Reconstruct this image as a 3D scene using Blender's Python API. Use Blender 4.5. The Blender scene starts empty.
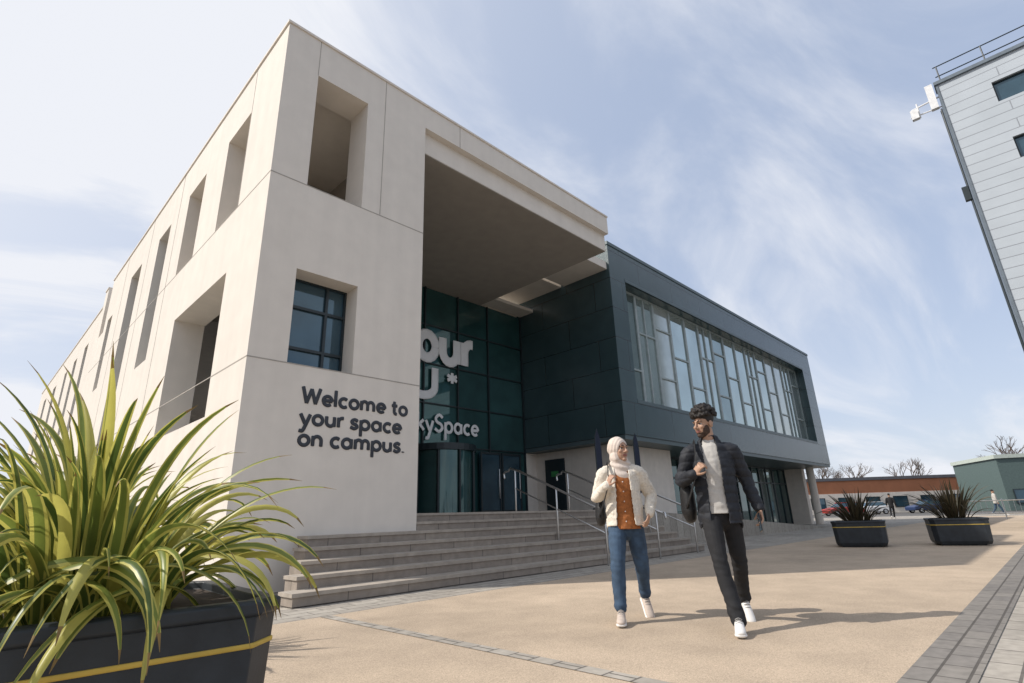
import bpy,bmesh,math,random
from mathutils import Vector as V, Matrix, noise
R=math.radians
random.seed(7)
sc=bpy.context.scene
C=sc.collection
T=Matrix.Translation
# ---------------------------------------------------------------- helpers
def box(bm,x0,x1,y0,y1,z0,z1):
    v=[bm.verts.new((x,y,z)) for x in (x0,x1) for y in (y0,y1) for z in (z0,z1)]
    for f in ((0,1,3,2),(4,6,7,5),(0,4,5,1),(2,3,7,6),(0,2,6,4),(1,5,7,3)): bm.faces.new([v[i] for i in f])
def obj(name,bm,m,parent=None,smooth=False,world=False):
    if isinstance(bm,bmesh.types.BMesh):
        bmesh.ops.recalc_face_normals(bm,faces=bm.faces)
        me=bpy.data.meshes.new(name); bm.to_mesh(me); bm.free()
    else:
        me=bm;me.materials.clear()
    for k in (m if isinstance(m,list) else [m]): me.materials.append(k)
    if smooth:
        me.polygons.foreach_set('use_smooth',[True]*len(me.polygons))
    o=bpy.data.objects.new(name,me); C.objects.link(o)
    if parent:
        o.parent=parent
        if world: o.matrix_parent_inverse=T(-parent.location)
    return o
def tag(o,label,cat,group=None):
    o['label']=label;o['category']=cat
    if group:o['group']=group
    return o
def thing(name,label,cat,loc=(0,0,0),rz=0,group=None):
    o=bpy.data.objects.new(name,None);C.objects.link(o);o.empty_display_size=.2
    o.location=loc;o.rotation_euler=(0,0,rz);return tag(o,label,cat,group)
def struct(name,bm,m):
    o=obj(name,bm,m);o['kind']='structure';return o
def BM(): return bmesh.new()
def cr(pts,vals,sub):
    out=[];n=len(pts)
    for i in range(n-1):
        p0=pts[max(i-1,0)];p1=pts[i];p2=pts[i+1];p3=pts[min(i+2,n-1)]
        for k in range(sub):
            t=k/sub
            q=.5*((2*p1)+(p2-p0)*t+(2*p0-5*p1+4*p2-p3)*t*t+(3*p1-p0-3*p2+p3)*t**3)
            out.append((q,vals[i].lerp(vals[i+1],t)))
    out.append((pts[-1],vals[-1]));return out
def tube(bm,pts,rad,side=None,n=12,sub=3,cap=1):
    pts=[V(p) for p in pts]
    vals=[V(r) if isinstance(r,tuple) else V((r,r)) for r in rad]
    S=cr(pts,vals,sub);m=len(S);U=None;seq=[]
    for i,(p,r) in enumerate(S):
        t=(S[min(i+1,m-1)][0]-S[max(i-1,0)][0]).normalized()
        u=V(side) if side else (U if U is not None else (V((1,0,0)) if abs(t.x)<.9 else V((0,1,0))))
        U=(u-t*u.dot(t)).normalized();W=t.cross(U)
        seq.append((p,r,t,U,W))
    tips=None
    if cap==1:
        p,r,t,U,W=seq[0];k=min(r);a=[(p-t*k*.87,r*.5,t,U,W),(p-t*k*.5,r*.87,t,U,W)];t0=p-t*k
        p,r,t,U,W=seq[-1];k=min(r);b=[(p+t*k*.5,r*.87,t,U,W),(p+t*k*.87,r*.5,t,U,W)];t1=p+t*k
        seq=a+seq+b;tips=(t0,t1)
    rings=[[bm.verts.new(p+U*r[0]*math.cos(6.28319*j/n)+W*r[1]*math.sin(6.28319*j/n)) for j in range(n)] for p,r,t,U,W in seq]
    for a,b in zip(rings,rings[1:]):
        for j in range(n): bm.faces.new((a[j],a[(j+1)%n],b[(j+1)%n],b[j]))
    if tips:
        for ring,tp in ((rings[0],tips[0]),(rings[-1],tips[1])):
            v=bm.verts.new(tp)
            for j in range(n): bm.faces.new((ring[j],ring[(j+1)%n],v))
    else:
        bm.faces.new(rings[0]);bm.faces.new(rings[-1])
def ell(bm,c,r,M=Matrix.Identity(4),u=16,v=10):
    bmesh.ops.create_uvsphere(bm,u_segments=u,v_segments=v,radius=1,matrix=M@T(c)@Matrix.Diagonal((*r,1)))
def fuse(bm,name,m,parent,vox,sm=2,post=None,thick=0):
    bmesh.ops.recalc_face_normals(bm,faces=bm.faces)
    me=bpy.data.meshes.new('tmp');bm.to_mesh(me);bm.free()
    o=bpy.data.objects.new('tmp',me);C.objects.link(o)
    k=o.modifiers.new('r','REMESH');k.mode='VOXEL';k.voxel_size=vox
    if sm:
        k=o.modifiers.new('s','SMOOTH');k.iterations=sm;k.factor=.5
    dg=bpy.context.evaluated_depsgraph_get();dg.update()
    me2=bpy.data.meshes.new_from_object(o.evaluated_get(dg))
    bpy.data.objects.remove(o)
    if post:
        b=BM();b.from_mesh(me2);b.normal_update();post(b)
        for it in range(6):
            mv=[]
            for v in b.verts:
                if v.is_boundary:
                    nb=[e.other_vert(v).co for e in v.link_edges if e.is_boundary]
                    if len(nb)==2: mv.append((v,v.co*.4+(nb[0]+nb[1])*.3))
            for v,c in mv: v.co=c
        b.to_mesh(me2);b.free()
    me2.name=name
    ob=obj(name,me2,m,parent,True)
    if thick:
        k=ob.modifiers.new('s','SOLIDIFY');k.thickness=thick;k.offset=-1
    return ob
def wall(bm,axis,p0,p1,u0,u1,z0,z1,ops):
    us=sorted({u0,u1,*[o[i] for o in ops for i in (0,1)]});zs=sorted({z0,z1,*[o[i] for o in ops for i in (2,3)]})
    nu,nz=len(us)-1,len(zs)-1
    def solid(i,j):
        if i<0 or j<0 or i>=nu or j>=nz: return False
        u=(us[i]+us[i+1])/2;z=(zs[j]+zs[j+1])/2
        return not any(o[0]<u<o[1] and o[2]<z<o[3] for o in ops)
    P=lambda u,t,z:(u,t,z) if axis=='x' else (t,u,z)
    Q=lambda *a:bm.faces.new([bm.verts.new(P(*q)) for q in a])
    for i in range(nu):
        for j in range(nz):
            if not solid(i,j): continue
            a,b,c,d=us[i],us[i+1],zs[j],zs[j+1]
            for t in (p0,p1): Q((a,t,c),(b,t,c),(b,t,d),(a,t,d))
            if not solid(i-1,j): Q((a,p0,c),(a,p1,c),(a,p1,d),(a,p0,d))
            if not solid(i+1,j): Q((b,p0,c),(b,p1,c),(b,p1,d),(b,p0,d))
            if not solid(i,j-1): Q((a,p0,c),(b,p0,c),(b,p1,c),(a,p1,c))
            if not solid(i,j+1): Q((a,p0,d),(b,p0,d),(b,p1,d),(a,p1,d))
    bmesh.ops.remove_doubles(bm,verts=bm.verts,dist=1e-4)
# rounded heavy stroke lettering: centre lines, x-height 1
def arc(cx,cy,rx,ry,a0,a1,n=14): return [(cx+rx*math.cos(R(a0+(a1-a0)*i/n)),cy+ry*math.sin(R(a0+(a1-a0)*i/n))) for i in range(n+1)]
O_=lambda:arc(.47,.5,.33,.36,0,360,20)
GL={'o':([O_()],.94),'c':([arc(.47,.5,.33,.36,50,310)],.82),'e':([arc(.47,.5,.33,.36,0,312,18),[(.14,.5),(.8,.5)]],.92),
'l':([[(.15,.14),(.15,1.4)]],.34),'W':([[(.12,1.36),(.43,.14)],[(.43,.14),(.75,1.25)],[(.75,1.25),(1.07,.14)],[(1.07,.14),(1.38,1.36)]],1.5),
'm':([[(.14,.14),(.14,.86)],arc(.4,.55,.26,.31,180,0,10)+[(.66,.14)],arc(.92,.55,.26,.31,180,0,10)+[(1.18,.14)]],1.36),
'n':([[(.14,.14),(.14,.86)],arc(.43,.53,.29,.33,180,0,10)+[(.72,.14)]],.9),
'u':([[(.72,.14),(.72,.86)],[(.14,.86)]+arc(.43,.47,.29,.33,180,360,10)],.9),
't':([[(.3,1.2),(.3,.4)]+arc(.52,.36,.22,.22,190,270,5),[(.1,.86),(.54,.86)]],.66),
'y':([[(.1,.86),(.43,.16)],[(.76,.86),(.36,-.3),(.22,-.42),(.08,-.4)]],.86),
'r':([[(.14,.14),(.14,.86)],arc(.44,.55,.3,.31,180,80,6)],.56),
's':([[(.62,.76),(.4,.87),(.17,.72),(.25,.55),(.5,.46),(.61,.29),(.38,.13),(.1,.24)]],.76),
'S':([[(.82,1.18),(.5,1.37),(.17,1.1),(.3,.82),(.66,.68),(.8,.4),(.48,.13),(.1,.32)]],.98),
'p':([[(.14,.86),(.14,-.42)],O_()],.94),'a':([O_(),[(.8,.86),(.8,.14)]],.98),
'k':([[(.14,.14),(.14,1.4)],[(.66,.86),(.2,.47)],[(.3,.56),(.7,.14)]],.8),
'U':([[(.15,1.36)]+arc(.55,.54,.4,.4,180,360,14)+[(.95,1.36)]],1.12),
'*':([[(.5+.34*math.cos(R(a)),1+.34*math.sin(R(a))),(.5-.34*math.cos(R(a)),1-.34*math.sin(R(a)))] for a in (90,30,150)],1.0),
'.':([[(.16,.145),(.16,.165)]],.36),' ':([],.42)}
def txt(body,x0,x1,z0,xh,y,m,parent,name,hw=.15,dep=.02):
    tot=sum(GL[c][1] for c in body);sx=(x1-x0)/tot;cx=0;b=BM()
    for c in body:
        for ln in GL[c][0]:
            pts=[(x0+(cx+px)*sx,y,z0+pz*xh) for px,pz in ln]
            tube(b,pts,[(dep,hw*xh)]*len(pts),side=(0,1,0),n=10,sub=3 if c in 'sSy' else 1)
        cx+=GL[c][1]
    return obj(name,b,m,parent,world=True,smooth=True)
# ---------------------------------------------------------------- materials
def mat(n,c,rough=.7,var=.12,s=6,bump=0,bs=80,metal=0,ior=1.45,streak=0,trans=0,brick=None,big=0):
    m=bpy.data.materials.new(n);m.use_nodes=True;N=m.node_tree.nodes;L=m.node_tree.links
    b=N['Principled BSDF'];b.inputs['Roughness'].default_value=rough;b.inputs['Metallic'].default_value=metal;b.inputs['IOR'].default_value=ior
    tc=N.new('ShaderNodeTexCoord');vec=tc.outputs['Object']
    def nz(scale,det=5,v=vec):
        t=N.new('ShaderNodeTexNoise');t.inputs['Scale'].default_value=scale;t.inputs['Detail'].default_value=det;L.new(v,t.inputs['Vector']);return t.outputs['Fac']
    def mul(col,fac,lo,hi):
        r=N.new('ShaderNodeMapRange');r.inputs[1].default_value=.3;r.inputs[2].default_value=.7;r.inputs[3].default_value=lo;r.inputs[4].default_value=hi;L.new(fac,r.inputs[0])
        x=N.new('ShaderNodeVectorMath');x.operation='SCALE';L.new(col,x.inputs[0]);L.new(r.outputs[0],x.inputs['Scale']);return x.outputs[0]
    rgb=N.new('ShaderNodeRGB');rgb.outputs[0].default_value=(*c,1);col=rgb.outputs[0]
    h=None
    if brick:
        w,rh,mo,c2,cm,mode=brick
        br=N.new('ShaderNodeTexBrick');br.inputs['Scale'].default_value=1;br.inputs['Brick Width'].default_value=w;br.inputs['Row Height'].default_value=rh;br.inputs['Mortar Size'].default_value=mo;br.inputs['Mortar Smooth'].default_value=.1
        br.inputs['Color1'].default_value=(*c,1);br.inputs['Color2'].default_value=(*c2,1);br.inputs['Mortar'].default_value=(*cm,1);br.inputs['Bias'].default_value=0
        if mode=='wall':
            sp=N.new('ShaderNodeSeparateXYZ');L.new(vec,sp.inputs[0]);ad=N.new('ShaderNodeMath');L.new(sp.outputs[0],ad.inputs[0]);L.new(sp.outputs[1],ad.inputs[1])
            cb=N.new('ShaderNodeCombineXYZ');L.new(ad.outputs[0],cb.inputs[0]);L.new(sp.outputs[2],cb.inputs[1]);L.new(cb.outputs[0],br.inputs['Vector'])
        else: L.new(vec,br.inputs['Vector'])
        col=br.outputs['Color'];h=br.outputs['Fac']
    if var: col=mul(col,nz(s),1-var,1+var)
    if big:
        col=mul(col,nz(.35,6),1-big,1+big);col=mul(col,nz(2.3,8),1-big*.6,1+big*.6)
    if streak:
        mp=N.new('ShaderNodeMapping');mp.inputs['Scale'].default_value=(3,3,.18);L.new(vec,mp.inputs[0]);col=mul(col,nz(1.2,6,mp.outputs[0]),1-streak,1+streak)
    L.new(col,b.inputs['Base Color'])
    if bump or h:
        bn=N.new('ShaderNodeBump');bn.inputs['Distance'].default_value=.004;bn.inputs['Strength'].default_value=bump or .5
        L.new(nz(bs,3),bn.inputs['Height'])
        if h:
            b2=N.new('ShaderNodeBump');b2.invert=True;b2.inputs['Distance'].default_value=.01;b2.inputs['Strength'].default_value=.6;L.new(h,b2.inputs['Height']);L.new(bn.outputs[0],b2.inputs['Normal']);bn=b2
        L.new(bn.outputs[0],b.inputs['Normal'])
    if trans:
        t=N.new('ShaderNodeBsdfTranslucent');L.new(col,t.inputs[0]);mx=N.new('ShaderNodeMixShader');mx.inputs[0].default_value=trans
        L.new(b.outputs[0],mx.inputs[1]);L.new(t.outputs[0],mx.inputs[2]);L.new(mx.outputs[0],N['Material Output'].inputs['Surface'])
    return m
M_conc=mat('concrete',(.70,.645,.575),.85,.03,3,.2,40,streak=.03,big=.02)
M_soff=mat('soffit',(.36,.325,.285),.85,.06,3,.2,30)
M_joint=mat('joint_line',(.36,.33,.29),.9)  # even darker tone for the panel joint lines
M_dark=mat('dark_letter',(.035,.04,.05),.6)
M_white=mat('white_vinyl',(.85,.85,.85),.5,.03)
M_cream=mat('cream_render',(.70,.64,.57),.85,.05,4,.15,50,streak=.04)
M_clad=mat('metal_cladding',(.036,.066,.074),.26,.08,1.5,brick=(2.6,1.15,.012,(.044,.078,.087),(.012,.018,.02),'wall'),ior=1.6)
M_clad2=mat('metal_trim',(.09,.125,.135),.4,.06,2)
M_frame=mat('dark_frame',(.02,.03,.035),.4)
M_lframe=mat('pale_frame',(.33,.38,.38),.45)
M_glass=mat('dark_glass',(.035,.10,.10),.03,.5,.45,metal=.35,ior=1.75)
M_glassb=mat('blue_glass',(.05,.10,.135),.03,.3,.8,metal=.4,ior=1.7)
M_win=[mat('pale_glass',(.46,.54,.53),.04,.12,.7,metal=.75),mat('mid_glass',(.27,.34,.34),.04,.15,.7,metal=.7),mat('blind_glass',(.52,.57,.55),.08,.1,2,metal=.55)]
M_step=mat('step_stone',(.26,.22,.185),.85,.12,9,.3,60,brick=(.9,3,.006,(.31,.265,.22),(.13,.11,.095),'wall'),big=.1)
M_tread=mat('tread_stone',(.36,.315,.265),.85,.12,9,.3,60,big=.12)
M_buff=mat('resin_gravel',(.455,.36,.265),.9,.3,140,1,200,big=.16)
M_pave=mat('grey_pavers',(.31,.28,.24),.85,.14,14,.4,90,brick=(.4,.2,.008,(.39,.355,.305),(.13,.115,.10),'floor'),big=.1)
M_paved=mat('dark_pavers',(.18,.165,.15),.85,.14,14,.4,90,brick=(.3,.15,.008,(.23,.21,.185),(.09,.08,.07),'floor'),big=.1)
M_asph=mat('asphalt',(.11,.105,.10),.9,.15,20,.4,120,big=.15)
M_steel=mat('stainless',(.55,.55,.55),.28,.05,metal=1)
M_tub=mat('planter_plastic',(.022,.028,.035),.45,.2,9,.2,60,big=.15)
M_soil=mat('soil',(.05,.035,.025),.95,.4,30,1,60)
M_yel=mat('yellow_strip',(.55,.38,.07),.55,.15)
M_g1=mat('flax_green',(.19,.235,.05),.4,.25,5,trans=.35)
M_g2=mat('flax_deep_green',(.085,.13,.03),.4,.25,5,trans=.3)
M_y1=mat('flax_yellow',(.53,.49,.12),.42,.15,5,trans=.4)
M_br=mat('flax_brown',(.26,.17,.06),.6,.2,9,trans=.2)
M_r1=mat('flax_bronze',(.045,.042,.022),.45,.25,5,trans=.15)
M_r2=mat('flax_bronze_edge',(.085,.06,.034),.45,.25,5,trans=.15)
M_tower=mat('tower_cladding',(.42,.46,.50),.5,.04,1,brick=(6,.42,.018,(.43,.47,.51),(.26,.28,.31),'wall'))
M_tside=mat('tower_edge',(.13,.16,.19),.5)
M_roof=mat('slate',(.12,.12,.13),.8,.1,3)
M_bark=mat('bark',(.10,.075,.06),.9,.2,9)
M_skinm=mat('skin_tan',(.40,.24,.16),.5,.06,20)
M_skinw=mat('skin_light',(.43,.255,.175),.5,.06,20)
M_hair=mat('dark_hair',(.013,.009,.007),.6,.3,60,1,150)
M_beard=mat('beard_hair',(.06,.036,.025),.85,.4,90,.6,200)
M_lip=mat('lip',(.27,.10,.085),.45)
M_eye=mat('eye_white',(.55,.52,.49),.3)
M_iris=mat('iris',(.02,.012,.008),.2)
M_hij=mat('blush_scarf',(.62,.53,.465),.9,.06,20,.4,60)
M_fleece=mat('cream_fleece',(.70,.64,.55),.95,.12,60,1,160)
M_rust=mat('rust_shirt',(.30,.10,.025),.8,.25,45,.4,90)
M_jean=mat('blue_denim',(.042,.075,.125),.85,.28,12,.5,160)
M_puff=mat('navy_padding',(.014,.016,.022),.7,.2,12,.3,60)
M_tee=mat('pale_grey_knit',(.46,.44,.41),.9,.06,40,.4,140)
M_black=mat('black_cotton',(.014,.014,.016),.85,.2,20,.4,120)
M_shoe=mat('white_leather',(.72,.70,.67),.5,.05,20)
M_shoe2=mat('taupe_suede',(.50,.42,.36),.8,.12,30)
M_lace=mat('grey_lace',(.28,.27,.26),.8)
M_bag=mat('black_nylon',(.012,.012,.013),.55,.2,20,.4,90)
M_phone=mat('black_glass',(.008,.008,.01),.15,0)
M_flag=mat('navy_flag',(.015,.022,.045),.7)
M_antenna=mat('white_plastic',(.7,.7,.7),.5)
# ---------------------------------------------------------------- ground
def sheet(name,x0,x1,y0,y1,z,m):
    b=BM();b.faces.new([b.verts.new(p) for p in ((x0,y0,z),(x1,y0,z),(x1,y1,z),(x0,y1,z))]);return struct(name,b,m)
sheet('ground',-900,1500,-900,1200,-.012,M_asph)
sheet('pavement',-14,60,-14,60,-.008,M_pave)
sheet('plaza',-12,52,.88,5.75,-.004,M_buff)
sheet('paving_band',2.93,3.05,.9,5.74,0,M_pave)
sheet('kerb_band',-12,52,.56,.88,-.002,M_paved)
# ---------------------------------------------------------------- concrete entrance building
A=thing('entrance_building','pale concrete entrance building with square openings, deep flat portico and WELCOME lettering beside the steps','building',(9,20,0))
def ap(name,b,m): return obj(name,b,m,A,world=True)
XL,YF,H=2.75,8.35,10.1
b=BM();wall(b,'x',YF,9.05,XL,5.97,0,H,[(3.4,4.5,6.75,9.26),(3.37,4.53,3.4,5.08)]);ap('front_wall',b,M_conc)
slots=[(15.6,16.8,5.0,8.9),(18.8,20.2,2.4,8.9),(22.6,23.4,5.6,8.3),(27.6,28.5,4.6,8.5),(30.4,31.3,4.6,8.5),(33.2,34.1,4.6,8.5),(37,38.2,2.4,8.5),(41,42.2,4.6,8.5)]
b=BM();wall(b,'y',XL,3.37,9.05,25.5,0,H,[(9.9,11.2,6.75,9.0),(12.7,14.0,6.75,9.0),(10.0,13.3,2.7,5.4),(24.0,24.9,8.0,H)]+slots[:3]);ap('side_wall',b,M_conc)
H2=9.45
b=BM();wall(b,'y',XL+.02,3.37,25.502,45,0,H2,slots[3:]);ap('side_wall',b,M_conc)
b=BM();box(b,5.97,13.2,YF,14.6,9.5,H);box(b,5.97,13.2,YF+.16,14.6,8.95,9.5);ap('portico_canopy',b,M_conc)
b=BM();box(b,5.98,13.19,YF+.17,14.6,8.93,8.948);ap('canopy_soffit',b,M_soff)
b=BM();box(b,3.38,6.2,9.06,14.6,9.5,9.75);box(b,3.38,15.35,14.6,44.7,9.0,9.35);ap('roof',b,M_conc)
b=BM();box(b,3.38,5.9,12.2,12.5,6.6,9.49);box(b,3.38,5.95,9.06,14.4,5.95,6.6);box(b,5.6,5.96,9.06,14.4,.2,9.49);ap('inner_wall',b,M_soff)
b=BM();box(b,13.205,15.39,9.95,12.0,9.55,9.85);box(b,13.205,15.39,12.14,14.6,9.55,9.85);box(b,13.205,15.39,13.7,14.45,8.95,9.07);ap('added_link_roof',b,M_conc)  # roof slabs added to keep sun off the wing side, plus the pale ledge
b=BM();box(b,3.0,20,44.8,45.2,0,9.4);ap('rear_wall',b,M_conc)
b=BM();e=.004
for z in (6.75,3.4): 
    box(b,XL-e,5.97,YF-e,YF,z-.009,z+.009);box(b,XL-e,XL,YF,25.5,z-.009,z+.009)
box(b,3.4-.012,3.4,YF-e,YF,9.26,H);box(b,4.9,4.914,YF-e,YF,6.77,H)
for y in (9.9,14.9,18,21.4,): box(b,XL-e,XL,y-.009,y+.009,6.77 if y<12 else .1,H)
for x in (7.0,): box(b,x-.008,x+.008,YF-e,YF,9.5,H)
ap('panel_joint',b,M_joint)
b=BM();box(b,XL-.03,6.0,YF-.03,9.1,H,H+.05);box(b,6.0,13.22,YF-.03,14.6,H,H+.05);box(b,XL-.03,3.4,9.1,24,H,H+.05);box(b,XL-.03,3.4,24.9,25.5,H,H+.05);box(b,XL-.01,3.4,25.5,45,H2,H2+.05);ap('parapet_coping',b,M_cream)
def window(x0,x1,y,z0,z1,axis='x',gm=M_glassb,vb=(),hb=(),par=A,fm=M_frame,w=.05,name='window'):
    g=BM()
    if axis=='x': box(g,x0,x1,y,y+.03,z0,z1)
    else: box(g,y,y+.03,x0,x1,z0,z1)
    o=obj(name,g,gm,par,world=True)
    f=BM()
    def bar(a,c,d,e):
        if axis=='x': box(f,a,c,y-.05,y-.002,d,e)
        else: box(f,y-.05,y-.002,a,c,d,e)
    bar(x0,x0+w,z0,z1);bar(x1-w,x1,z0,z1)
    for p in (z0,z1-w): bar(x0+w,x1-w,p,p+w)
    xs=[x0+w]+list(vb)+[x1-w]
    for p in vb: bar(p-w/2,p+w/2,z0+w,z1-w)
    for p in hb:
        for a,c in zip(xs,xs[1:]): bar(a+(w/2 if a in vb else 0),c-(w/2 if c in vb else 0),p-w/2,p+w/2)
    obj('frame',f,fm,o)
    return o
window(3.36,4.54,8.8,3.38,5.1,vb=(4.15,),hb=(3.8,4.55))
for a,c,z0,z1 in slots:
    window(a,c,3.1,z0-.02,z1+.02,'y',hb=(6.2,7.6))
window(9.9,13.4,3.9,2.6,5.5,'y',vb=(11.1,12.3),hb=(3.6,))
# curtain wall
xs=[6.0,7.5,9.0,10.5,12.0,13.5,15.38];zs=[1.05,3.3,4.7,6.1,7.5,8.92]
for a,c in zip(xs,xs[1:]):
    g=BM();box(g,a,c,14.5,14.53,1.05,8.92);ap('glass_panel',g,M_glass)
f=BM()
for x in xs: box(f,x-.025,x+.025,14.42,14.498,1.05,8.92)
for z in zs[1:-1]:
    for a,c in zip(xs,xs[1:]): box(f,a+.025,c-.025,14.44,14.498,z-.022,z+.022)
ap('mullion',f,M_frame)
txt('our',10.05,12.75,6.1,1.2,14.405,M_white,A,'window_lettering',.16,.008)
txt('U',9.75,11.15,4.82,.82,14.405,M_white,A,'window_lettering',.19,.008)
txt('*',11.35,12.05,5.15,.55,14.405,M_white,A,'window_lettering',.12,.008)
txt('kySpace',10.2,12.95,3.7,.46,14.405,M_white,A,'window_lettering',.12,.008)
for s,a,c,z0 in (('Welcome to',3.65,5.72,2.76),('your space',3.65,5.60,2.42),('on campus.',3.65,5.68,2.08)):
    txt(s,a,c,z0,.21,YF-.006,M_dark,A,'wall_lettering',.15,.009)
# revolving door
cx,cy=11.0,14.1
rd=BM()
bmesh.ops.create_cone(rd,cap_ends=True,segments=32,radius1=1.15,radius2=1.15,depth=.2,matrix=T((cx,cy,3.1)));
for k in range(10):
    a=k*math.pi/5+.2;box(rd,cx+1.1*math.cos(a)-.03,cx+1.1*math.cos(a)+.03,cy+1.1*math.sin(a)-.03,cy+1.1*math.sin(a)+.03,1.05,2.995)
o=ap('revolving_door',rd,M_frame)
b=BM();bmesh.ops.create_cone(b,cap_ends=False,segments=32,radius1=1.06,radius2=1.06,depth=1.93,matrix=T((cx,cy,2.03)));obj('door_glass',b,M_glass,o,True)
for x in (12.9,13.95):
    g=BM();box(g,x,x+1.0,14.3,14.37,1.06,3.2);d=ap('door',g,M_glassb)
    g=BM();wall(g,'x',14.27,14.298,x,x+1.0,1.06,3.2,[(x+.07,x+.93,1.2,3.12)]);obj('door_frame',g,M_frame,d)
    g=BM();tube(g,[(x+.85,14.22,1.6),(x+.85,14.22,2.6)],[.02,.02],n=8,sub=1);obj('handle',g,M_steel,d,True)
# steps
S=thing('entrance_steps','broad flight of grey stone steps rising to the glass entrance','steps',(9,7.6,0))
XR=13.4
for k in range(7):
    x0=3.0+.2*k if k<5 else 5.975
    y0=6.6+.35*k
    b=BM();box(b,x0+.02,XR,y0+.02,y0+.37 if k<6 else 9.05,.0 if k==0 else .15*k-.15,.15*k+.105)
    o=obj('step',b,M_step,S,world=True)
    b=BM();box(b,x0,XR,y0,y0+.38 if k<6 else 9.05,.15*k+.106,.15*k+.15);obj('tread',b,M_tread,o)
b=BM();box(b,5.98,15.4,9.06,14.49,.2,1.048);struct('landing',b,M_tread)
b=BM();X0=XR+.01
vs=[b.verts.new(p) for p in ((X0,8.7,0),(31,8.7,-.1),(X0,8.7,1.04),(31,8.7,.0),(X0,14.4,0),(31,14.4,-.1),(X0,14.4,1.04),(31,14.4,.0))]
for q in ((0,1,3,2),(4,6,7,5),(0,2,6,4),(2,3,7,6),(1,5,7,3)): b.faces.new([vs[i] for i in q])
struct('ramp',b,M_pave)
# handrails
labs=['stainless handrail on the steps nearest the concrete wall','middle stainless handrail on the steps behind the woman','stainless handrail at the far right end of the steps behind the man']
for x,lb in zip((9.0,10.9,12.6),labs):
    h=thing('handrail',lb,'handrail',(x,6.5,0),0,'handrails on the entrance steps')
    b=BM();tube(b,[(0,2.65,1.8),(0,2.65,1.92),(0,2.5,1.95),(0,2.2,1.93),(0,-.1,.97),(0,-.3,.93),(0,-.33,.8)],[.024]*7,n=10,sub=3);obj('rail',b,M_steel,h,True)
    b=BM();tube(b,[(0,2.3,1.55),(0,-.1,.57)],[.015]*2,n=8,sub=3);obj('rail',b,M_steel,h,True)
    for y,z in ((-.1,0),(1.1,.45),(2.3,1.05)):
        zt=.97 if y<0 else (1.46 if y<2 else 1.94)
        b=BM();tube(b,[(0,y,z),(0,y,zt)],[.021,.021],n=10,sub=1);obj('post',b,M_steel,h,True)
# ---------------------------------------------------------------- clad wing
B=thing('clad_wing','dark blue grey metal clad wing with long upper window band overhanging the ground floor','building',(27,14,0))
def bp(name,b,m): return obj(name,b,m,B,world=True)
b=BM();wall(b,'x',9.85,10.75,15.4,38.3,3.45,10.55,[(16.4,36.6,4.75,9.3)]);bp('front_wall',b,M_clad)
b=BM();box(b,15.4,15.9,10.751,26,3.45,10.55);box(b,37.8,38.3,10.751,26,3.45,10.55);box(b,15.9,37.8,25.5,26,3.45,10.55);bp('side_wall',b,M_clad)
b=BM();box(b,15.9,37.8,10.751,25.5,10.1,10.4);bp('roof',b,M_roof)
b=BM();box(b,15.37,38.33,9.82,10.3,10.55,10.68);box(b,15.37,15.9,10.3,26,10.55,10.68);box(b,37.8,38.33,10.3,26,10.55,10.68);bp('roof_edge',b,M_clad2)
b=BM();box(b,15.42,38.28,9.88,25,3.3,3.448);bp('soffit',b,M_clad2)
b=BM();
box(b,16.4,36.6,9.84,9.9,9.3,9.42);box(b,16.4,36.6,9.84,9.9,4.63,4.75);bp('window_trim',b,M_clad2)
n=15;w=(36.6-16.4)/n
for i in range(n):
    x0=16.4+i*w;zz=[(6.1,),(7.7,),(6.1,8.2),(7.2,)][i%4]
    window(x0,x0+w,10.35,4.75,9.3,gm=random.choice([M_win[0],M_win[0],M_win[1],M_win[2]]),hb=zz,vb=((x0+w*.45,) if i%4==1 else ()),par=B,fm=M_lframe,w=.07)
b=BM();box(b,16.0,20,10.8,14.48,.3,3.29);box(b,15.39,16.0,14.44,14.7,.3,3.29);bp('plinth_wall',b,M_cream)
g=BM();box(g,15.95,15.998,13.0,13.95,1.06,3.0);d=bp('door',g,M_frame)
g=BM();box(g,15.94,15.948,13.3,13.65,2.35,2.55);obj('door_sign',g,mat('green_sign',(.05,.25,.08),.5),d)
for i in range(8):
    x0=20+i*2.1;window(x0,x0+2.1,12.2,0,3.29,gm=M_glass if i%3 else M_win[1],vb=(x0+1.05,),hb=(2.4,),par=B,fm=M_frame,w=.07)
for x in (36.9,): 
    b=BM();tube(b,[(x,10.7,-.1),(x,10.7,3.3)],[.22,.22],n=20,sub=1,cap=0);bp('column',b,M_cream)
b=BM();box(b,37.0,37.5,11.2,14,-.1,3.29);bp('end_wall',b,M_cream)
# flags
for (x,y,z),lb in zip(((13.3,9.6,1.05),(15.1,9.4,1.05)),('navy feather flag on the landing just left of the woman\'s head','navy feather flag on the landing between the woman and the man')):
    h=thing('feather_flag',lb,'flag',(x,y,z),R(-20),'feather flags by the entrance')
    b=BM();tube(b,[(0,0,0),(0,0,1.9),(.04,0,2.2),(.1,0,2.35)],[.018,.016,.012,.008],n=8);obj('pole',b,M_frame,h,True)
    b=BM();P=[(.02,.4),(.02,1.9),(.05,2.2),(.1,2.35),(.18,2.15),(.22,1.85),(.22,.55)]
    b.faces.new([b.verts.new((p[0],.02*math.sin(p[1]*4),p[1])) for p in P]);o=obj('banner',b,M_flag,h);k=o.modifiers.new('s','SOLIDIFY');k.thickness=.006
    b=BM();bmesh.ops.create_cone(b,cap_ends=True,segments=20,radius1=.22,radius2=.2,depth=.06,matrix=T((0,0,.03)));obj('base',b,M_frame,h)
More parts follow.
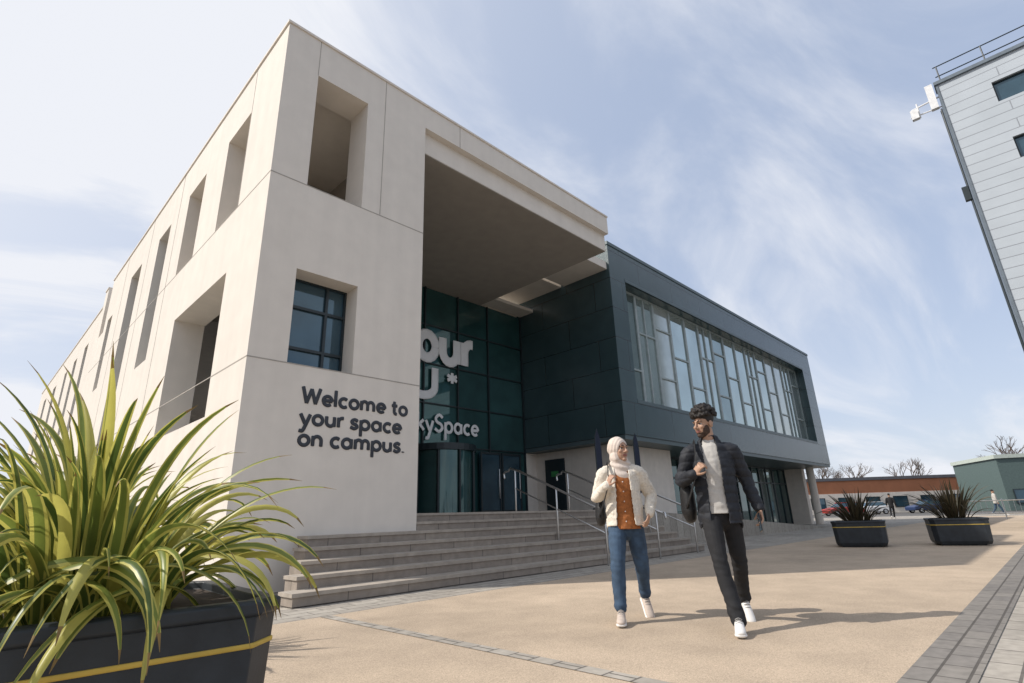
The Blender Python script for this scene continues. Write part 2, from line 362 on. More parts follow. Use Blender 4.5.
# ---------------------------------------------------------------- tower at right
Tw=thing('office_tower','tall grey clad block with ribbed panels, roof railing and antennas at right edge of photo','building',(32,-8,0))
def tp(name,b,m): return obj(name,b,m,Tw,world=True)
b=BM();wall(b,'y',26.3,26.9,-16,-.46,0,18,[(-14,-2.0,z,z+.95) for z in (2.4,5.2,7.95,10.7,13.45,16.1)]);tp('front_wall',b,M_tower)
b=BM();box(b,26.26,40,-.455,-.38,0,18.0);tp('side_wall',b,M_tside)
b=BM();box(b,26.9,40,-16,-.46,17.5,17.9);box(b,39.5,40,-16,-.46,0,17.5);box(b,26.9,40,-16,-15.5,0,17.5);tp('roof',b,M_roof)
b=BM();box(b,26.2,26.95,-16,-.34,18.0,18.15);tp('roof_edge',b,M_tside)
for z in (2.4,5.2,7.95,10.7,13.45,16.1):
    for y in range(-14,-2,3): window(y,y+3,26.45,z,z+.95,'y',gm=M_glassb,vb=(y+1.5,),par=Tw)
b=BM()
for z in (18.6,19.1): tube(b,[(26.6,-.5,z),(26.6,-16,z)],[.025,.025],n=8,sub=1)
for k in range(11): tube(b,[(26.6,-.6-k*1.5,18.1),(26.6,-.6-k*1.5,19.1)],[.025,.025],n=8,sub=1)
tp('roof_rail',b,M_frame)
for y,z,hh in ((-.15,16.9,1.2),(.55,16.8,.45)):
    b=BM();box(b,26.15,26.35,y-.13,y+.13,z,z+hh);tp('antenna',b,M_antenna)
b=BM();tube(b,[(26.4,-.4,17.5),(26.4,.6,17.4)],[.035,.035],n=8,sub=1);tube(b,[(26.4,-.4,17.0),(26.4,.7,17.05)],[.03,.03],n=8,sub=1);tube(b,[(26.4,.4,16.9),(26.4,.4,17.6)],[.03,.03],n=8,sub=1);tp('antenna_bracket',b,M_antenna)
b=BM();tube(b,[(26.25,-.32,16.8),(26.28,-.3,10),(26.25,-.32,2)],[.03]*3,n=8);tube(b,[(26.4,-.3,16.8),(26.38,-.28,2)],[.03]*2,n=8);box(b,26.2,26.4,-.3,-.1,12.4,13.0);tp('cable',b,M_frame)
# ---------------------------------------------------------------- far background
def block(name,label,c,rz,w,d,h,m,rows,cols,trim,pitch=0,base=None):
    t=thing(name,label,'building',c,rz)
    b=BM();box(b,-w/2,w/2,0,d,0,h);obj('wall',b,m,t)
    if base:
        b=BM();box(b,-w/2-.02,w/2+.02,-.03,d,0,base);obj('lower_wall',b,M_cream,t)
    b=BM()
    if pitch:
        v=[b.verts.new(p) for p in ((-w/2-.4,-.4,h),(w/2+.4,-.4,h),(w/2+.4,d+.4,h),(-w/2-.4,d+.4,h),(-w/2-.4,d/2,h+pitch),(w/2+.4,d/2,h+pitch))]
        for q in ((0,1,5,4),(2,3,4,5),(0,4,3),(1,2,5),(0,3,2,1)): b.faces.new([v[i] for i in q])
    else: box(b,-w/2-.2,w/2+.2,-.2,d,h,h+.4)
    obj('roof',b,trim,t)
    for r in range(rows):
        for k in range(cols):
            x=-w/2+(k+.5)*w/cols;z=.8+r*2.7
            b=BM();box(b,x-.9,x+.9,-.06,-.035,z,z+1.3);o=obj('window',b,M_glassb,t)
            b=BM();wall(b,'x',-.1,-.037,x-.98,x+.98,z-.1,z+1.38,[(x-.9,x+.9,z-.003,z+1.303)]);obj('frame',b,M_frame,o)
    return t
M_oran=mat('orange_panel',(.42,.17,.085),.8,.12,.6)
block('low_building','long low building with orange upper band beyond the end of the metal wing',(92,16,0),R(-45.8),34,10,4.4,M_oran,1,9,M_roof,0,2.7)
block('low_building','small low building with orange wall and grey roof left of the teal block',(104,1,0),R(-50),12,9,3.4,M_oran,1,4,M_roof,1.4,1.6)
block('low_office','low grey green block with pale roof edge below the tower at far right',(82,-1.5,0),R(-62),13,10,5.4,mat('teal_panel',(.09,.13,.125),.6),1,4,mat('pale_edge',(.45,.5,.45),.6))
def tree(label,loc,hh,seed):
    random.seed(seed)
    t=thing('bare_tree',label,'tree',loc,0,'bare trees beyond the plaza')
    tk=BM();cw=BM()
    def br(p,d,L,r,dep):
        q=p+d*L;bm=tk if dep==0 else cw
        tube(bm,[p,p+d*L*.5+V((random.uniform(-1,1),random.uniform(-1,1),0))*L*.06,q],[r,r*.85,r*.7],n=5 if dep<3 else 3,sub=1,cap=0)
        if dep<5:
            for k in range(3):
                e=(d+V((random.uniform(-1,1),random.uniform(-1,1),random.uniform(-.2,.6)))*.75).normalized()
                br(p+d*L*(1-.25*k*random.random()),e,L*random.uniform(.6,.8),r*.6,dep+1)
    br(V((0,0,-.05)),V((0,0,1)),hh*.3,hh*.024,0)
    obj('trunk',tk,M_bark,t);obj('crown',cw,M_bark,t);return t
for i,(f,l,hh,lb) in enumerate(((85,47,9,'bare tree close beside the far end of the metal wing'),(88,62,10,'bare tree above the low orange building, left of the right planter'),(75,67,11,'bare tree at the far right below the tower'),(95,57,10,'bare tree furthest back above the orange building roof'))):
    tree(lb,(.7169*f+.6972*l,.6972*f-.7169*l,0),hh,i+3)
random.seed(11)
def car(label,loc,rz,paint):
    t=thing('parked_car',label,'car',loc,rz,'cars parked beyond the plaza')
    b=BM();P=[(-2.1,.3),(-2.15,.7),(-1.6,.85),(-.9,.95),(1.9,.95),(2.1,.6),(2.1,.3)]
    a=[b.verts.new((x,-.85,z)) for x,z in P];c=[b.verts.new((x,.85,z)) for x,z in P]
    b.faces.new(a);b.faces.new(c)
    for i in range(7): b.faces.new((a[i],a[(i+1)%7],c[(i+1)%7],c[i]))
    o=obj('body',b,paint,t);k=o.modifiers.new('b','BEVEL');k.width=.08;k.segments=2
    b=BM()
    lo=[(-1,-.78),(1.75,-.78),(1.75,.78),(-1,.78)];hi=[(-.35,-.6),(1.3,-.6),(1.3,.6),(-.35,.6)]
    A_=[b.verts.new((*p,.93)) for p in lo];B_=[b.verts.new((*p,1.38)) for p in hi];b.faces.new(A_);b.faces.new(B_)
    for i in range(4): b.faces.new((A_[i],A_[(i+1)%4],B_[(i+1)%4],B_[i]))
    obj('window',b,M_glassb,t)
    b=BM();box(b,-.4,1.35,-.63,.63,1.381,1.44);obj('roof',b,paint,t)
    for x in (-1.35,1.3):
        for y in (-.8,.8):
            b=BM();bmesh.ops.create_cone(b,cap_ends=True,segments=20,radius1=.31,radius2=.31,depth=.2,matrix=T((x,y,.31))@Matrix.Rotation(R(90),4,'X'));o=obj('wheel',b,M_black,t)
            b=BM();bmesh.ops.create_cone(b,cap_ends=True,segments=16,radius1=.19,radius2=.19,depth=.22,matrix=T((x,y,.31))@Matrix.Rotation(R(90),4,'X'));obj('rim',b,M_steel,o)
for f,l,rz,lb,p in ((65,37.5,-40,'red parked car beside the far end of the wing',(.4,.04,.03)),(68,42.5,-50,'white parked car right of the red car',(.7,.7,.7)),(66,48,-45,'dark blue parked car behind the left far planter',(.03,.05,.12))):
    car(lb,(.7169*f+.6972*l,.6972*f-.7169*l,0),R(rz),mat('car_paint',p,.3,0))
def railing(label,loc,rz,L):
    t=thing('metal_barrier',label,'barrier',loc,rz)
    b=BM()
    for z in (.3,1.0): tube(b,[(0,0,z),(L,0,z)],[.03,.03],n=6,sub=1)
    for k in range(int(L*4)): tube(b,[(k*.25,0,.3),(k*.25,0,1)],[.012,.012],n=4,sub=1)
    obj('rail',b,M_steel,t)
    for k in range(int(L/2)+1):
        b=BM();tube(b,[(k*2,0,-.01),(k*2,0,1.05)],[.04,.04],n=6,sub=1);obj('post',b,M_steel,t)
railing('low grey metal barrier beyond the right far planter',(42,4.5,0),R(-75),8)
# ---------------------------------------------------------------- planters and flax
def planter(label,loc,rz,sf=1):
    t=thing('planter',label,'planter',loc,rz,None)
    def ring(b,h,z,ch):
        P=[(-h+ch,-h),(h-ch,-h),(h,-h+ch),(h,h-ch),(h-ch,h),(-h+ch,h),(-h,h-ch),(-h,-h+ch)]
        return [b.verts.new((x*sf,y*sf,z*sf)) for x,y in P]
    def loft(name,L,m,par):
        b=BM();rs=[ring(b,*q) for q in L]
        for a,c in zip(rs,rs[1:]):
            for i in range(8): b.faces.new((a[i],a[(i+1)%8],c[(i+1)%8],c[i]))
        b.faces.new(rs[0]);b.faces.new(rs[-1])
        o=obj(name,b,m,par);k=o.modifiers.new('b','BEVEL');k.width=.006;k.segments=2;return o
    loft('tub',[(.54,0.03,.1),(.57,.1,.1),(.59,.585,.1)],M_tub,t)
    loft('rim',[(.592,.58,.1),(.605,.59,.1),(.605,.63,.1),(.59,.638,.1),(.54,.638,.08),(.535,.6,.08)],M_tub,t)
    loft('strip',[(.5905,.475,.1),(.5915,.494,.1)],M_yel,t)
    b=BM();rs=ring(b,.534,.603,.08);b.faces.new(rs);obj('soil',b,M_soil,t)
    b=BM()
    for x in (-.35,.35): box(b,x-.08,x+.08,-.4,.4,0,.035)
    obj('foot',b,M_tub,t);return t
def leaf(b,base,az,L,e0,e1,w,mi,mo,tw=0,pw=1.6,br=0):
    n=16;p=V(base);prev=None
    for i in range(n+1):
        s=i/n;e=e0+(e1-e0)*s**pw
        d=V((math.cos(e)*math.cos(az),math.cos(e)*math.sin(az),math.sin(e)))
        sd=V((-math.sin(az),math.cos(az),0));nm=sd.cross(d)
        a=tw*s;sd2=sd*math.cos(a)+nm*math.sin(a);nm2=nm*math.cos(a)-sd*math.sin(a)
        hw=w*min(1,.5+1.3*s)*max(0,(1-s**2.6))**.9+.0006
        vs=[b.verts.new(p+sd2*u*hw-nm2*(abs(u)-.5)*hw*-.5) for u in (-1,-.58,0,.58,1)]
        if prev:
            for k in range(4):
                f=b.faces.new((prev[k],prev[k+1],vs[k+1],vs[k]));f.material_index=mo if k in (0,3) else mi;f.smooth=True
                if s>br>0 and mo==2: f.material_index=3
        prev=vs;p=p+d*L/n
        if mo==2 and s>.3: az+=tw*.02
def flax(label,loc,n,Lr,wr,mats,seed,up=0,spread=0,front=0):
    random.seed(seed);b=BM()
    for i in range(n+front):
        az=random.uniform(0,6.283);q=random.random()
        r=.05+.28*q
        base=(r*math.cos(az)*.9,r*math.sin(az)*.9,-.02)
        L=random.uniform(*Lr)
        if i>=n:
            az=R(random.uniform(-165,10));r=.4;base=(random.uniform(-.35,.35),random.uniform(-.42,-.2),-.02);L=random.uniform(.6,.95)
            e0=R(random.uniform(50,78));e1=R(random.uniform(-100,-70));pw=random.uniform(.7,1.2)
        elif spread: 
            e0=R(89-q*38);e1=R(48-q*125+random.uniform(-35,25));pw=random.uniform(1.1,2.6)
            L*=(1.08-.12*q)*(1-.14*max(0,math.cos(az)))
        else: e0=R(88-q*38);e1=R(70-q*135+random.uniform(-20,20)+up);pw=random.uniform(1.2,2)
        big=len(mats)>3
        leaf(b,base,az+random.uniform(-.5,.5),L,e0,e1,random.uniform(*wr),random.choice((0,0,0,1,1,2)) if big else 0,2 if big else 1,random.uniform(-1.4,1.4),pw,random.choice((.99,.985,.95)) if big else 0)
    o=obj('flax_plant',b,mats);o.location=loc;tag(o,label,'plant')
    return o
MF=[M_g1,M_g2,M_y1,M_br]
planter('dark planter with yellow strip in the left foreground',(.45,2.88,0),R(-4))
flax('yellow and green striped flax spilling from the foreground planter',(.43,2.83,.6),165,(.65,1.1),(.017,.03),MF,5,0,1,24)
planter('dark planter mostly hidden behind the foreground planter near the wall corner',(.75,5.6,0),R(2))
flax('striped flax in the planter behind the foreground one',(.75,5.6,.6),120,(.7,1.1),(.02,.032),MF,15,0,1)
planter('dark planter on the plaza nearer the metal wing',(15.78,3.72,0),R(10),.92)
flax('bronze spiky flax in the planter nearer the metal wing',(15.78,3.72,.55),90,(.5,.9),(.018,.028),[M_r1,M_r2],6,20)
planter('dark planter at the far right of the plaza, below the tower',(16.76,1.95,0),R(14),.92)
flax('taller bronze spiky flax in the planter at far right below the tower',(16.76,1.95,.55),110,(.6,1.05),(.018,.028),[M_r1,M_r2],9,24)
# ---------------------------------------------------------------- people
def hand(bm,w,d,nm,sg,curl,k=1):
    w=V(w);d=V(d).normalized();nm=V(nm);nm=(nm-d*nm.dot(d)).normalized();s=d.cross(nm)*sg
    tube(bm,[w-d*.02,w+d*.03*k,w+d*.085*k],[(.024*k,.019*k),(.036*k,.016*k),(.039*k,.013*k)],side=s,n=12)
    for i,L in enumerate((.072,.08,.075,.058)):
        p=w+d*.08*k+s*(.031-.0205*i)*k;pts=[p];a=R(curl*.5)
        for j,q in enumerate((.45,.32,.25)):
            p=p+(d*math.cos(a)+nm*math.sin(a)+s*(.06-.04*i))*L*q*k;pts.append(p);a+=R(curl)
        tube(bm,pts,[.0092*k,.0088*k,.0082*k,.0068*k],n=8,sub=2)
    p=w+d*.02*k+s*.03*k;q=p+(d*.65+s*.55+nm*.45).normalized()*.042*k
    tube(bm,[p-s*.012,p,q,q+(d*.8+nm*.6).normalized()*.032*k],[.013*k,.012*k,.0105*k,.008*k],n=8,sub=2)
def foot_m(ball,yaw,pitch):
    return T(V(ball))@Matrix.Rotation(R(yaw),4,'Z')@Matrix.Rotation(R(pitch),4,'X')@T((0,.15,0))
def person(P):
    root=thing('person',P['label'],'person',P['loc'],P['rz'])
    k=P['k'];sw=P['sw'];zs=P['zs'];hip=P['hip'];hx=P['hx']
    Mh=T(P['head'])@Matrix.Rotation(R(P['yaw']),4,'Z')@Matrix.Rotation(R(P['pitch']),4,'X')
    fm=[foot_m(*q) for q in P['feet']];ank=[m@V((0,0,.09)) for m in fm]
    b=BM()
    ell(b,(0,.015,.035),(.074,.094,.088),Mh);ell(b,(0,-.03,-.035),(.06,.065,.083),Mh);ell(b,(0,-.072,-.098),(.024,.022,.02),Mh)
    for s in (-1,1):
        if P.get('ears',1): ell(b,(s*.076,.012,-.005),(.01,.024,.034),Mh)
        ell(b,(s*.038,-.068,-.022),(.02,.02,.018),Mh);ell(b,(s*.011,-.098,-.03),(.009,.01,.008),Mh)
        ell(b,(s*.031,-.072,.0125),(.018,.0135,.0065),Mh,12,8);ell(b,(s*.031,-.071,-.008),(.017,.0125,.006),Mh,12,8)
    f=lambda *p:Mh@V(p)
    tube(b,[f(0,-.088,.022),f(0,-.1,0),f(0,-.112,-.024)],[.008,.009,.012],n=8)
    tube(b,[f(-.04,-.082,.03),f(0,-.09,.026),f(.04,-.082,.03)],[.008,.01,.008],n=8)
    nb=V((0,.01,zs+.02))
    tube(b,[f(0,.02,-.05),f(0,.02,-.1),nb,nb-V((0,0,.08))],[.054*k,.055*k,.058*k,.06*k],n=14)
    tube(b,[(0,.01,zs-.07),(0,0,zs-.17),(0,0,hip+.15),(0,0,hip-.02)],[(.11*k,.065*k),(.13*k,.09*k),(.12*k,.085*k),(.13*k,.09*k)],side=(1,0,0),n=18)
    for i,s in enumerate((-1,1)):
        el,wr,hd,pn,cu=P['arms'][i];el=V(el);wr=V(wr);sh=V((s*sw,0,zs-.06))
        tube(b,[(s*.06,.01,zs-.075),sh,(sh+el)/2,el,(el*.6+wr*.4),wr],[.05*k,.05*k,.045*k,.04*k,.039*k,.027*k],n=12)
        hand(b,wr,hd,pn,P['thumb'][i],cu,k)
        hp=V((s*hx,0,hip));kn=V(P['knees'][i]);an=ank[i]
        tube(b,[hp,(hp+kn)/2,kn,kn*.62+an*.38+V((0,.015,0)),an],[.075*k,.064*k,.046*k,.046*k,.034*k],n=12)
        tube(b,[an,fm[i]@V((0,-.08,.045)),fm[i]@V((0,-.16,.03))],[(.032,.036),(.03,.026),(.026,.016)],side=fm[i].to_3x3()@V((1,0,0)),n=10)
    vx=P.get('vox',1)
    fuse(b,'body',P['skin'],root,.004*vx,2)
    # face
    if vx==1:
        for s in (-1,1):
            e=BM();ell(e,(s*.031,-.0715,.0025),(.013,.0118,.0085),Mh,12,8);o=obj('eye',e,M_eye,root,True)
            e=BM();ell(e,(s*.031,-.0795,.0025),(.0072,.0045,.0072),Mh,10,6);obj('iris',e,M_iris,o,True)
            e=BM();tube(e,[f(s*.016,-.084,.009),f(s*.031,-.086,.0115),f(s*.046,-.077,.008)],[.0022,.0028,.002],n=6);obj('lashes',e,M_hair,o,True)
            e=BM();tube(e,[f(s*.012,-.0935,.025),f(s*.03,-.092,.033),f(s*.051,-.073,.026)],[(.004,.005),(.0045,.006),(.003,.003)],n=8);obj('eyebrow',e,M_hair,root,True)
        e=BM();tube(e,[f(-.023,-.085,-.06),f(0,-.0985,-.057),f(.023,-.085,-.06)],[(.004,.0045),(.005,.006),(.004,.0045)],n=10);tube(e,[f(-.018,-.087,-.066),f(0,-.0965,-.067),f(.018,-.087,-.066)],[.004,.0055,.004],n=10);obj('lips',e,M_lip,root,True)
    # trousers
    tr=P['tr'];b=BM()
    tube(b,[(0,0,hip+.1),(0,0,hip+.02),(0,.01,hip-.07)],[(.13*k,.095*k),(.155*k,.115*k),(.145*k,.108*k)],side=(1,0,0),n=20)
    for i,s in enumerate((-1,1)):
        hp=V((s*hx,0,hip));kn=V(P['knees'][i]);an=ank[i];up=(kn-an).normalized()
        tube(b,[hp,(hp+kn)/2,kn+V((0,-.005,0)),kn*.5+an*.5+V((0,.012,0)),an+up*P['hem']],[x*k for x in tr],n=16,sub=4)
    def crease(bm):
        for v in bm.verts:
            c=v.co;kz=.5+1.3*math.exp(-((c.z-.48)/.09)**2)+1.6*math.exp(-((c.z-.16)/.08)**2)+.9*math.exp(-((c.z-hip+.08)/.07)**2)
            v.co=c+v.normal*(.006*noise.noise(c*8)+.005*kz*noise.noise(V((c.x*16+c.z*14,c.y*16-c.z*6,c.z*24))))
    fuse(b,P['trn'],P['trm'],root,.007*min(vx,2),2,crease)
    # shoes
    for i in (0,1):
        m=fm[i];X=m.to_3x3()@V((1,0,0));g=lambda *p:m@V(p)
        b=BM();tube(b,[g(0,.035,.06),g(0,-.02,.066),g(0,-.09,.054),g(0,-.16,.04),g(0,-.2,.034)],[(.033,.045),(.035,.048),(.038,.039),(.041,.028),(.033,.02)],side=X,n=14)
        ell(b,(0,.005,.092),(.036,.046,.033),m)
        o=fuse(b,'shoe',P['shoe'],root,.005*min(vx,2),2)
        b=BM();tube(b,[g(0,.05,.017),g(0,-.03,.017),g(0,-.1,.017),g(0,-.17,.017),g(0,-.205,.019)],[(.037,.016),(.039,.016),(.042,.016),(.046,.016),(.037,.014)],side=X,n=14)
        obj('sole',b,M_shoe,o,True)
        if vx>1: continue
        b=BM()
        for j in range(5):
            y=-.055-.022*j;z=.116-.0095*j-.0012*j*j
            tube(b,[g(-.024,y,z-.012),g(0,y-.004,z),g(.024,y,z-.012)],[.0035]*3,n=6,sub=2)
        obj('laces',b,M_lace,o,True)
    return root,Mh,f
def jacket(root,zs,sw,arms,k,wm,open_,m,amp,mode,zbot):
    b=BM()
    tube(b,[(0,0,zbot),(0,0,zbot+.25*k),(0,0,zs-.2*k),(0,0,zs-.07*k),(0,.01,zs+.01),(0,.015,zs+.045)],[(.186*k*wm,.156*k*wm),(.18*k*wm,.146*k*wm),(.186*k*wm,.145*k*wm),(.182*k*wm,.118*k),(.12*k,.09*k),(.095*k,.08*k)],side=(1,0,0),n=24,sub=4)
    for i,s in enumerate((-1,1)):
        el,wr=V(arms[i][0]),V(arms[i][1]);sh=V((s*sw,0,zs-.05))
        tube(b,[(s*.08,.01,zs-.04),sh,(sh+el)/2,el,(el+wr)/2,wr-(wr-el).normalized()*.01],[.075*k,.074*k*wm,.068*k*wm,.06*k*wm,.054*k*wm,.044*k*wm],n=16,sub=4)
    A_=[(.075*k*math.sin(a),.02-.075*k*math.cos(a),zs+.03+.03*abs(math.sin(a/2))) for a in [R(x) for x in range(50,311,26)]]
    tube(b,A_,[(.014,.032)]*len(A_),side=(0,0,1),n=10,sub=2)
    def post(bm):
        for v in bm.verts:
            c=v.co
            if mode=='quilt':
                v.co=c+v.normal*(amp*(abs(math.sin((c.z+.05*abs(c.x))*math.pi/.075))**.5-.7)+.007*noise.noise(c*11)+.004*noise.noise(c*28))
            else:
                v.co=c+v.normal*(amp*(noise.noise(c*70)+.6*noise.noise(c*35))+.008*noise.noise(c*9)+.006*noise.noise(V((c.x*14+c.z*8,c.y*14,c.z*22))))
        kill={v for v in bm.verts if v.co.y<-.03 and abs(v.co.x-open_[2])<(open_[0]+(open_[1]-open_[0])*(v.co.z-zbot)/(zs-zbot)) and v.co.z<zs+.09 and v.normal.y<-.1 and abs(v.co.x)<.16 and v.co.y>-.2}
        kill|={v for v in bm.verts if v.co.z<zbot-.005 and abs(v.co.x)<.17}
        bmesh.ops.delete(bm,geom=list(kill),context='VERTS')
    return fuse(b,'jacket',m,root,.007,2,post,.012)
def top(root,name,m,pts,rad,zcut,vox=.008,extra=None):
    b=BM();tube(b,pts,rad,side=(1,0,0),n=20,sub=4)
    if extra: extra(b)
    def post(bm):
        for v in bm.verts: v.co+=v.normal*.006*(noise.noise(V((v.co.x*12,v.co.y*12,v.co.z*22)))+.5*noise.noise(v.co*30))
        bmesh.ops.delete(bm,geom=[v for v in bm.verts if v.co.z<zcut and abs(v.co.x)<.21],context='VERTS')
    return fuse(b,name,m,root,vox,2,post,.006)
# --- man
MP=dict(label='young man with dark curly hair in black padded jacket walking with a phone',loc=(4.83,2.20,0),rz=R(-57),k=1.0,sw=.172,zs=1.47,hip=.92,hx=.085,
 head=(-.03,-.015,1.675),yaw=-50,pitch=6,knees=[(-.08,-.19,.50),(.115,.07,.49)],feet=[((-.05,-.50,0),-8,0),((.15,.22,0),8,38)],
 arms=[((-.285,.04,1.18),(-.19,-.18,1.22),(.55,-.35,.75),(.7,.6,-.2),55),((.275,.07,1.17),(.33,-.03,.91),(.02,-.2,-1),(-1,-.1,.1),34)],thumb=[-1,1],
 skin=M_skinm,tr=(.092,.08,.064,.061,.06),trn='trousers',trm=M_black,hem=.0,shoe=M_shoe)
man,Mh,f=person(MP)
top(man,'sweater',M_tee,[(0,0,.88),(0,0,1.1),(0,0,1.3),(0,0,1.41),(0,.01,1.49)],[(.163,.133),(.148,.12),(.156,.122),(.15,.1),(.08,.07)],.88)
jacket(man,1.47,.182,MP['arms'],1.0,1.0,(.075,.062,-.02),M_puff,.008,'quilt',.80)
b=BM();ell(b,(0,.024,.075),(.086,.102,.082),Mh)
random.seed(3)
for i in range(300):
    a=random.uniform(0,6.28);z=random.uniform(-.05,1);q=math.sqrt(max(0,1-z*z));ro_=random.uniform(.96,1.14)
    p=V((.094*ro_*q*math.cos(a),.024+.11*ro_*q*math.sin(a),.08+.098*ro_*z))
    if p.y<-.05 and p.z<.07: continue
    ell(b,p,[random.uniform(.009,.019)]*3,Mh,8,6)
for s in (-1,1): ell(b,(s*.068,.02,.045),(.012,.05,.045),Mh)
fuse(b,'hair',M_hair,man,.0045,1)
b=BM();ell(b,(0,-.03,-.035),(.0612,.0664,.0842),Mh,24,16);ell(b,(0,-.072,-.099),(.026,.024,.021),Mh);ell(b,(0,-.005,-.06),(.06,.05,.05),Mh)
Mi0=Mh.inverted()
def bcut(bm):
    kill=[]
    for v in bm.verts:
        p=Mi0@v.co;ax=abs(p.x)
        zl=-.044 if ax<.024 else -.072 if ax<.038 else -.072+(ax-.038)*3.2
        if p.z>zl or p.y>.005 or (ax<.027 and abs(p.z+.062)<.0125 and p.y<-.06): kill.append(v)
        v.co+=v.normal*.0012*noise.noise(v.co*120)
    bmesh.ops.delete(bm,geom=kill,context='VERTS')
fuse(b,'beard',M_beard,man,.0032,1,bcut,.003)
h=thing('phone','black phone held in the walking man\'s lowered hand','phone',MP['loc'],MP['rz'])
b=BM();box(b,-.005,.005,-.037,.037,-.075,.075);Mp=T((.305,-.075,.80))@Matrix.Rotation(R(-14),4,'X')
b.transform(Mp);o=obj('case',b,M_phone,h);k_=o.modifiers.new('b','BEVEL');k_.width=.004
b=BM();box(b,-.0062,-.0055,-.033,.033,-.068,.068);b.transform(Mp);obj('screen',b,M_glassb,h)
h=thing('shoulder_bag','black bag hanging from the man\'s shoulder at his hip','bag',MP['loc'],MP['rz'])
b=BM();tube(b,[(-.235,.15,.86),(-.24,.15,.92),(-.24,.15,1.08),(-.235,.14,1.16)],[(.055,.1),(.07,.125),(.065,.115),(.04,.08)],side=(1,0,0),n=16,sub=4);fuse(b,'pouch',M_bag,h,.01,2)
b=BM();tube(b,[(-.24,.11,1.14),(-.17,.13,1.4),(-.13,.02,1.525),(-.15,-.12,1.42),(-.17,-.185,1.25),(-.235,-.1,1.05),(-.27,.05,.95)],[(.006,.022)]*7,side=(1,0,0),n=8,sub=5);obj('strap',b,M_bag,h,True)
# --- woman
WP=dict(label='woman in a blush headscarf, cream fleece jacket, rust shirt and blue jeans walking',loc=(4.60,3.04,0),rz=R(-52),k=.88,sw=.155,zs=1.335,hip=.83,hx=.08,ears=0,
 head=(.0,-.025,1.515),yaw=36,pitch=0,knees=[(-.115,-.15,.45),(.12,.05,.44)],feet=[((-.14,-.37,0),-6,0),((.15,.13,0),8,34)],
 arms=[((-.25,.03,1.07),(-.145,-.17,1.17),(.35,-.2,.85),(.8,.5,0),50),((.275,.07,1.07),(.225,-.10,.90),(-.35,-.35,-.8),(-.7,.3,.1),25)],thumb=[-1,1],
 skin=M_skinw,tr=(.102,.094,.074,.066,.062),trn='jeans',trm=M_jean,hem=.04,shoe=M_shoe2)
wo,Mh,f=person(WP)
sh=top(wo,'shirt',M_rust,[(0,0,.76),(0,0,.95),(0,0,1.17),(0,0,1.29),(0,.01,1.36)],[(.158,.134),(.14,.118),(.145,.125),(.13,.09),(.07,.06)],.765)
b=BM()
for z,y in ((.84,.132),(.93,.123),(1.02,.122),(1.11,.126),(1.2,.122)): ell(b,(.0,-y-.003,z),(.006,.004,.006),u=8,v=6)
o=obj('button',b,M_shoe,sh,True)
jacket(wo,1.335,.165,WP['arms'],.92,1.05,(.085,.06,.0),M_fleece,.0036,'fleece',.80)
b=BM();ell(b,(0,.024,.022),(.091,.111,.109),Mh,24,16);ell(b,(0,.03,-.08),(.082,.082,.09),Mh);ell(b,(0,.004,-.128),(.06,.05,.03),Mh);ell(b,(0,.02,-.12),(.084,.075,.06),Mh)
for s in (-1,1): ell(b,(s*.05,.01,-.075),(.036,.056,.085),Mh)
tube(b,[(0,.015,1.42),(0,-.005,1.37),(0,-.03,1.31),(.01,-.06,1.235)],[(.085,.085),(.1,.084),(.1,.068),(.075,.045)],side=(1,0,0),n=18);ell(b,(0,.04,1.365),(.115,.09,.06))
Mi=Mh.inverted()
def cut(bm):
    kill=[]
    for v in bm.verts:
        c=v.co.copy();lo=min(1,max(0,(1.45-c.z)/.06));p=Mi@c
        q=(p.x/.058,(p.y+.1)/.1,(p.z+.024)/.09);rr=math.sqrt(q[0]**2+q[1]**2+q[2]**2)
        fo=lo*.0055*math.sin((c.z+.5*c.x)*85+4*noise.noise(c*7))+.002*noise.noise(V((c.x*14,c.y*14,c.z*30)))
        fo+=(1-lo)*.003*math.sin(rr*17+3*noise.noise(c*8))*(.4+.6*abs(noise.noise(c*6)))
        v.co=c+v.normal*fo
        if rr<1: kill.append(v)
    bmesh.ops.delete(bm,geom=kill,context='VERTS')
fuse(b,'headscarf',M_hij,wo,.005,4,cut,.005)
h=thing('handbag','small black bag on a strap at the woman\'s side','bag',WP['loc'],WP['rz'])
b=BM();tube(b,[(-.22,.15,.84),(-.22,.15,.88),(-.22,.15,.98),(-.21,.14,1.03)],[(.045,.09),(.055,.11),(.05,.1),(.03,.08)],side=(1,0,0),n=16,sub=4);fuse(b,'pouch',M_bag,h,.01,2)
b=BM();tube(b,[(-.21,.13,1.02),(-.15,.13,1.28),(-.12,.02,1.405),(-.13,-.12,1.3),(-.14,-.175,1.18),(-.2,-.1,1.0),(-.24,.05,.9)],[(.005,.016)]*7,side=(1,0,0),n=8,sub=5);obj('strap',b,M_bag,h,True)
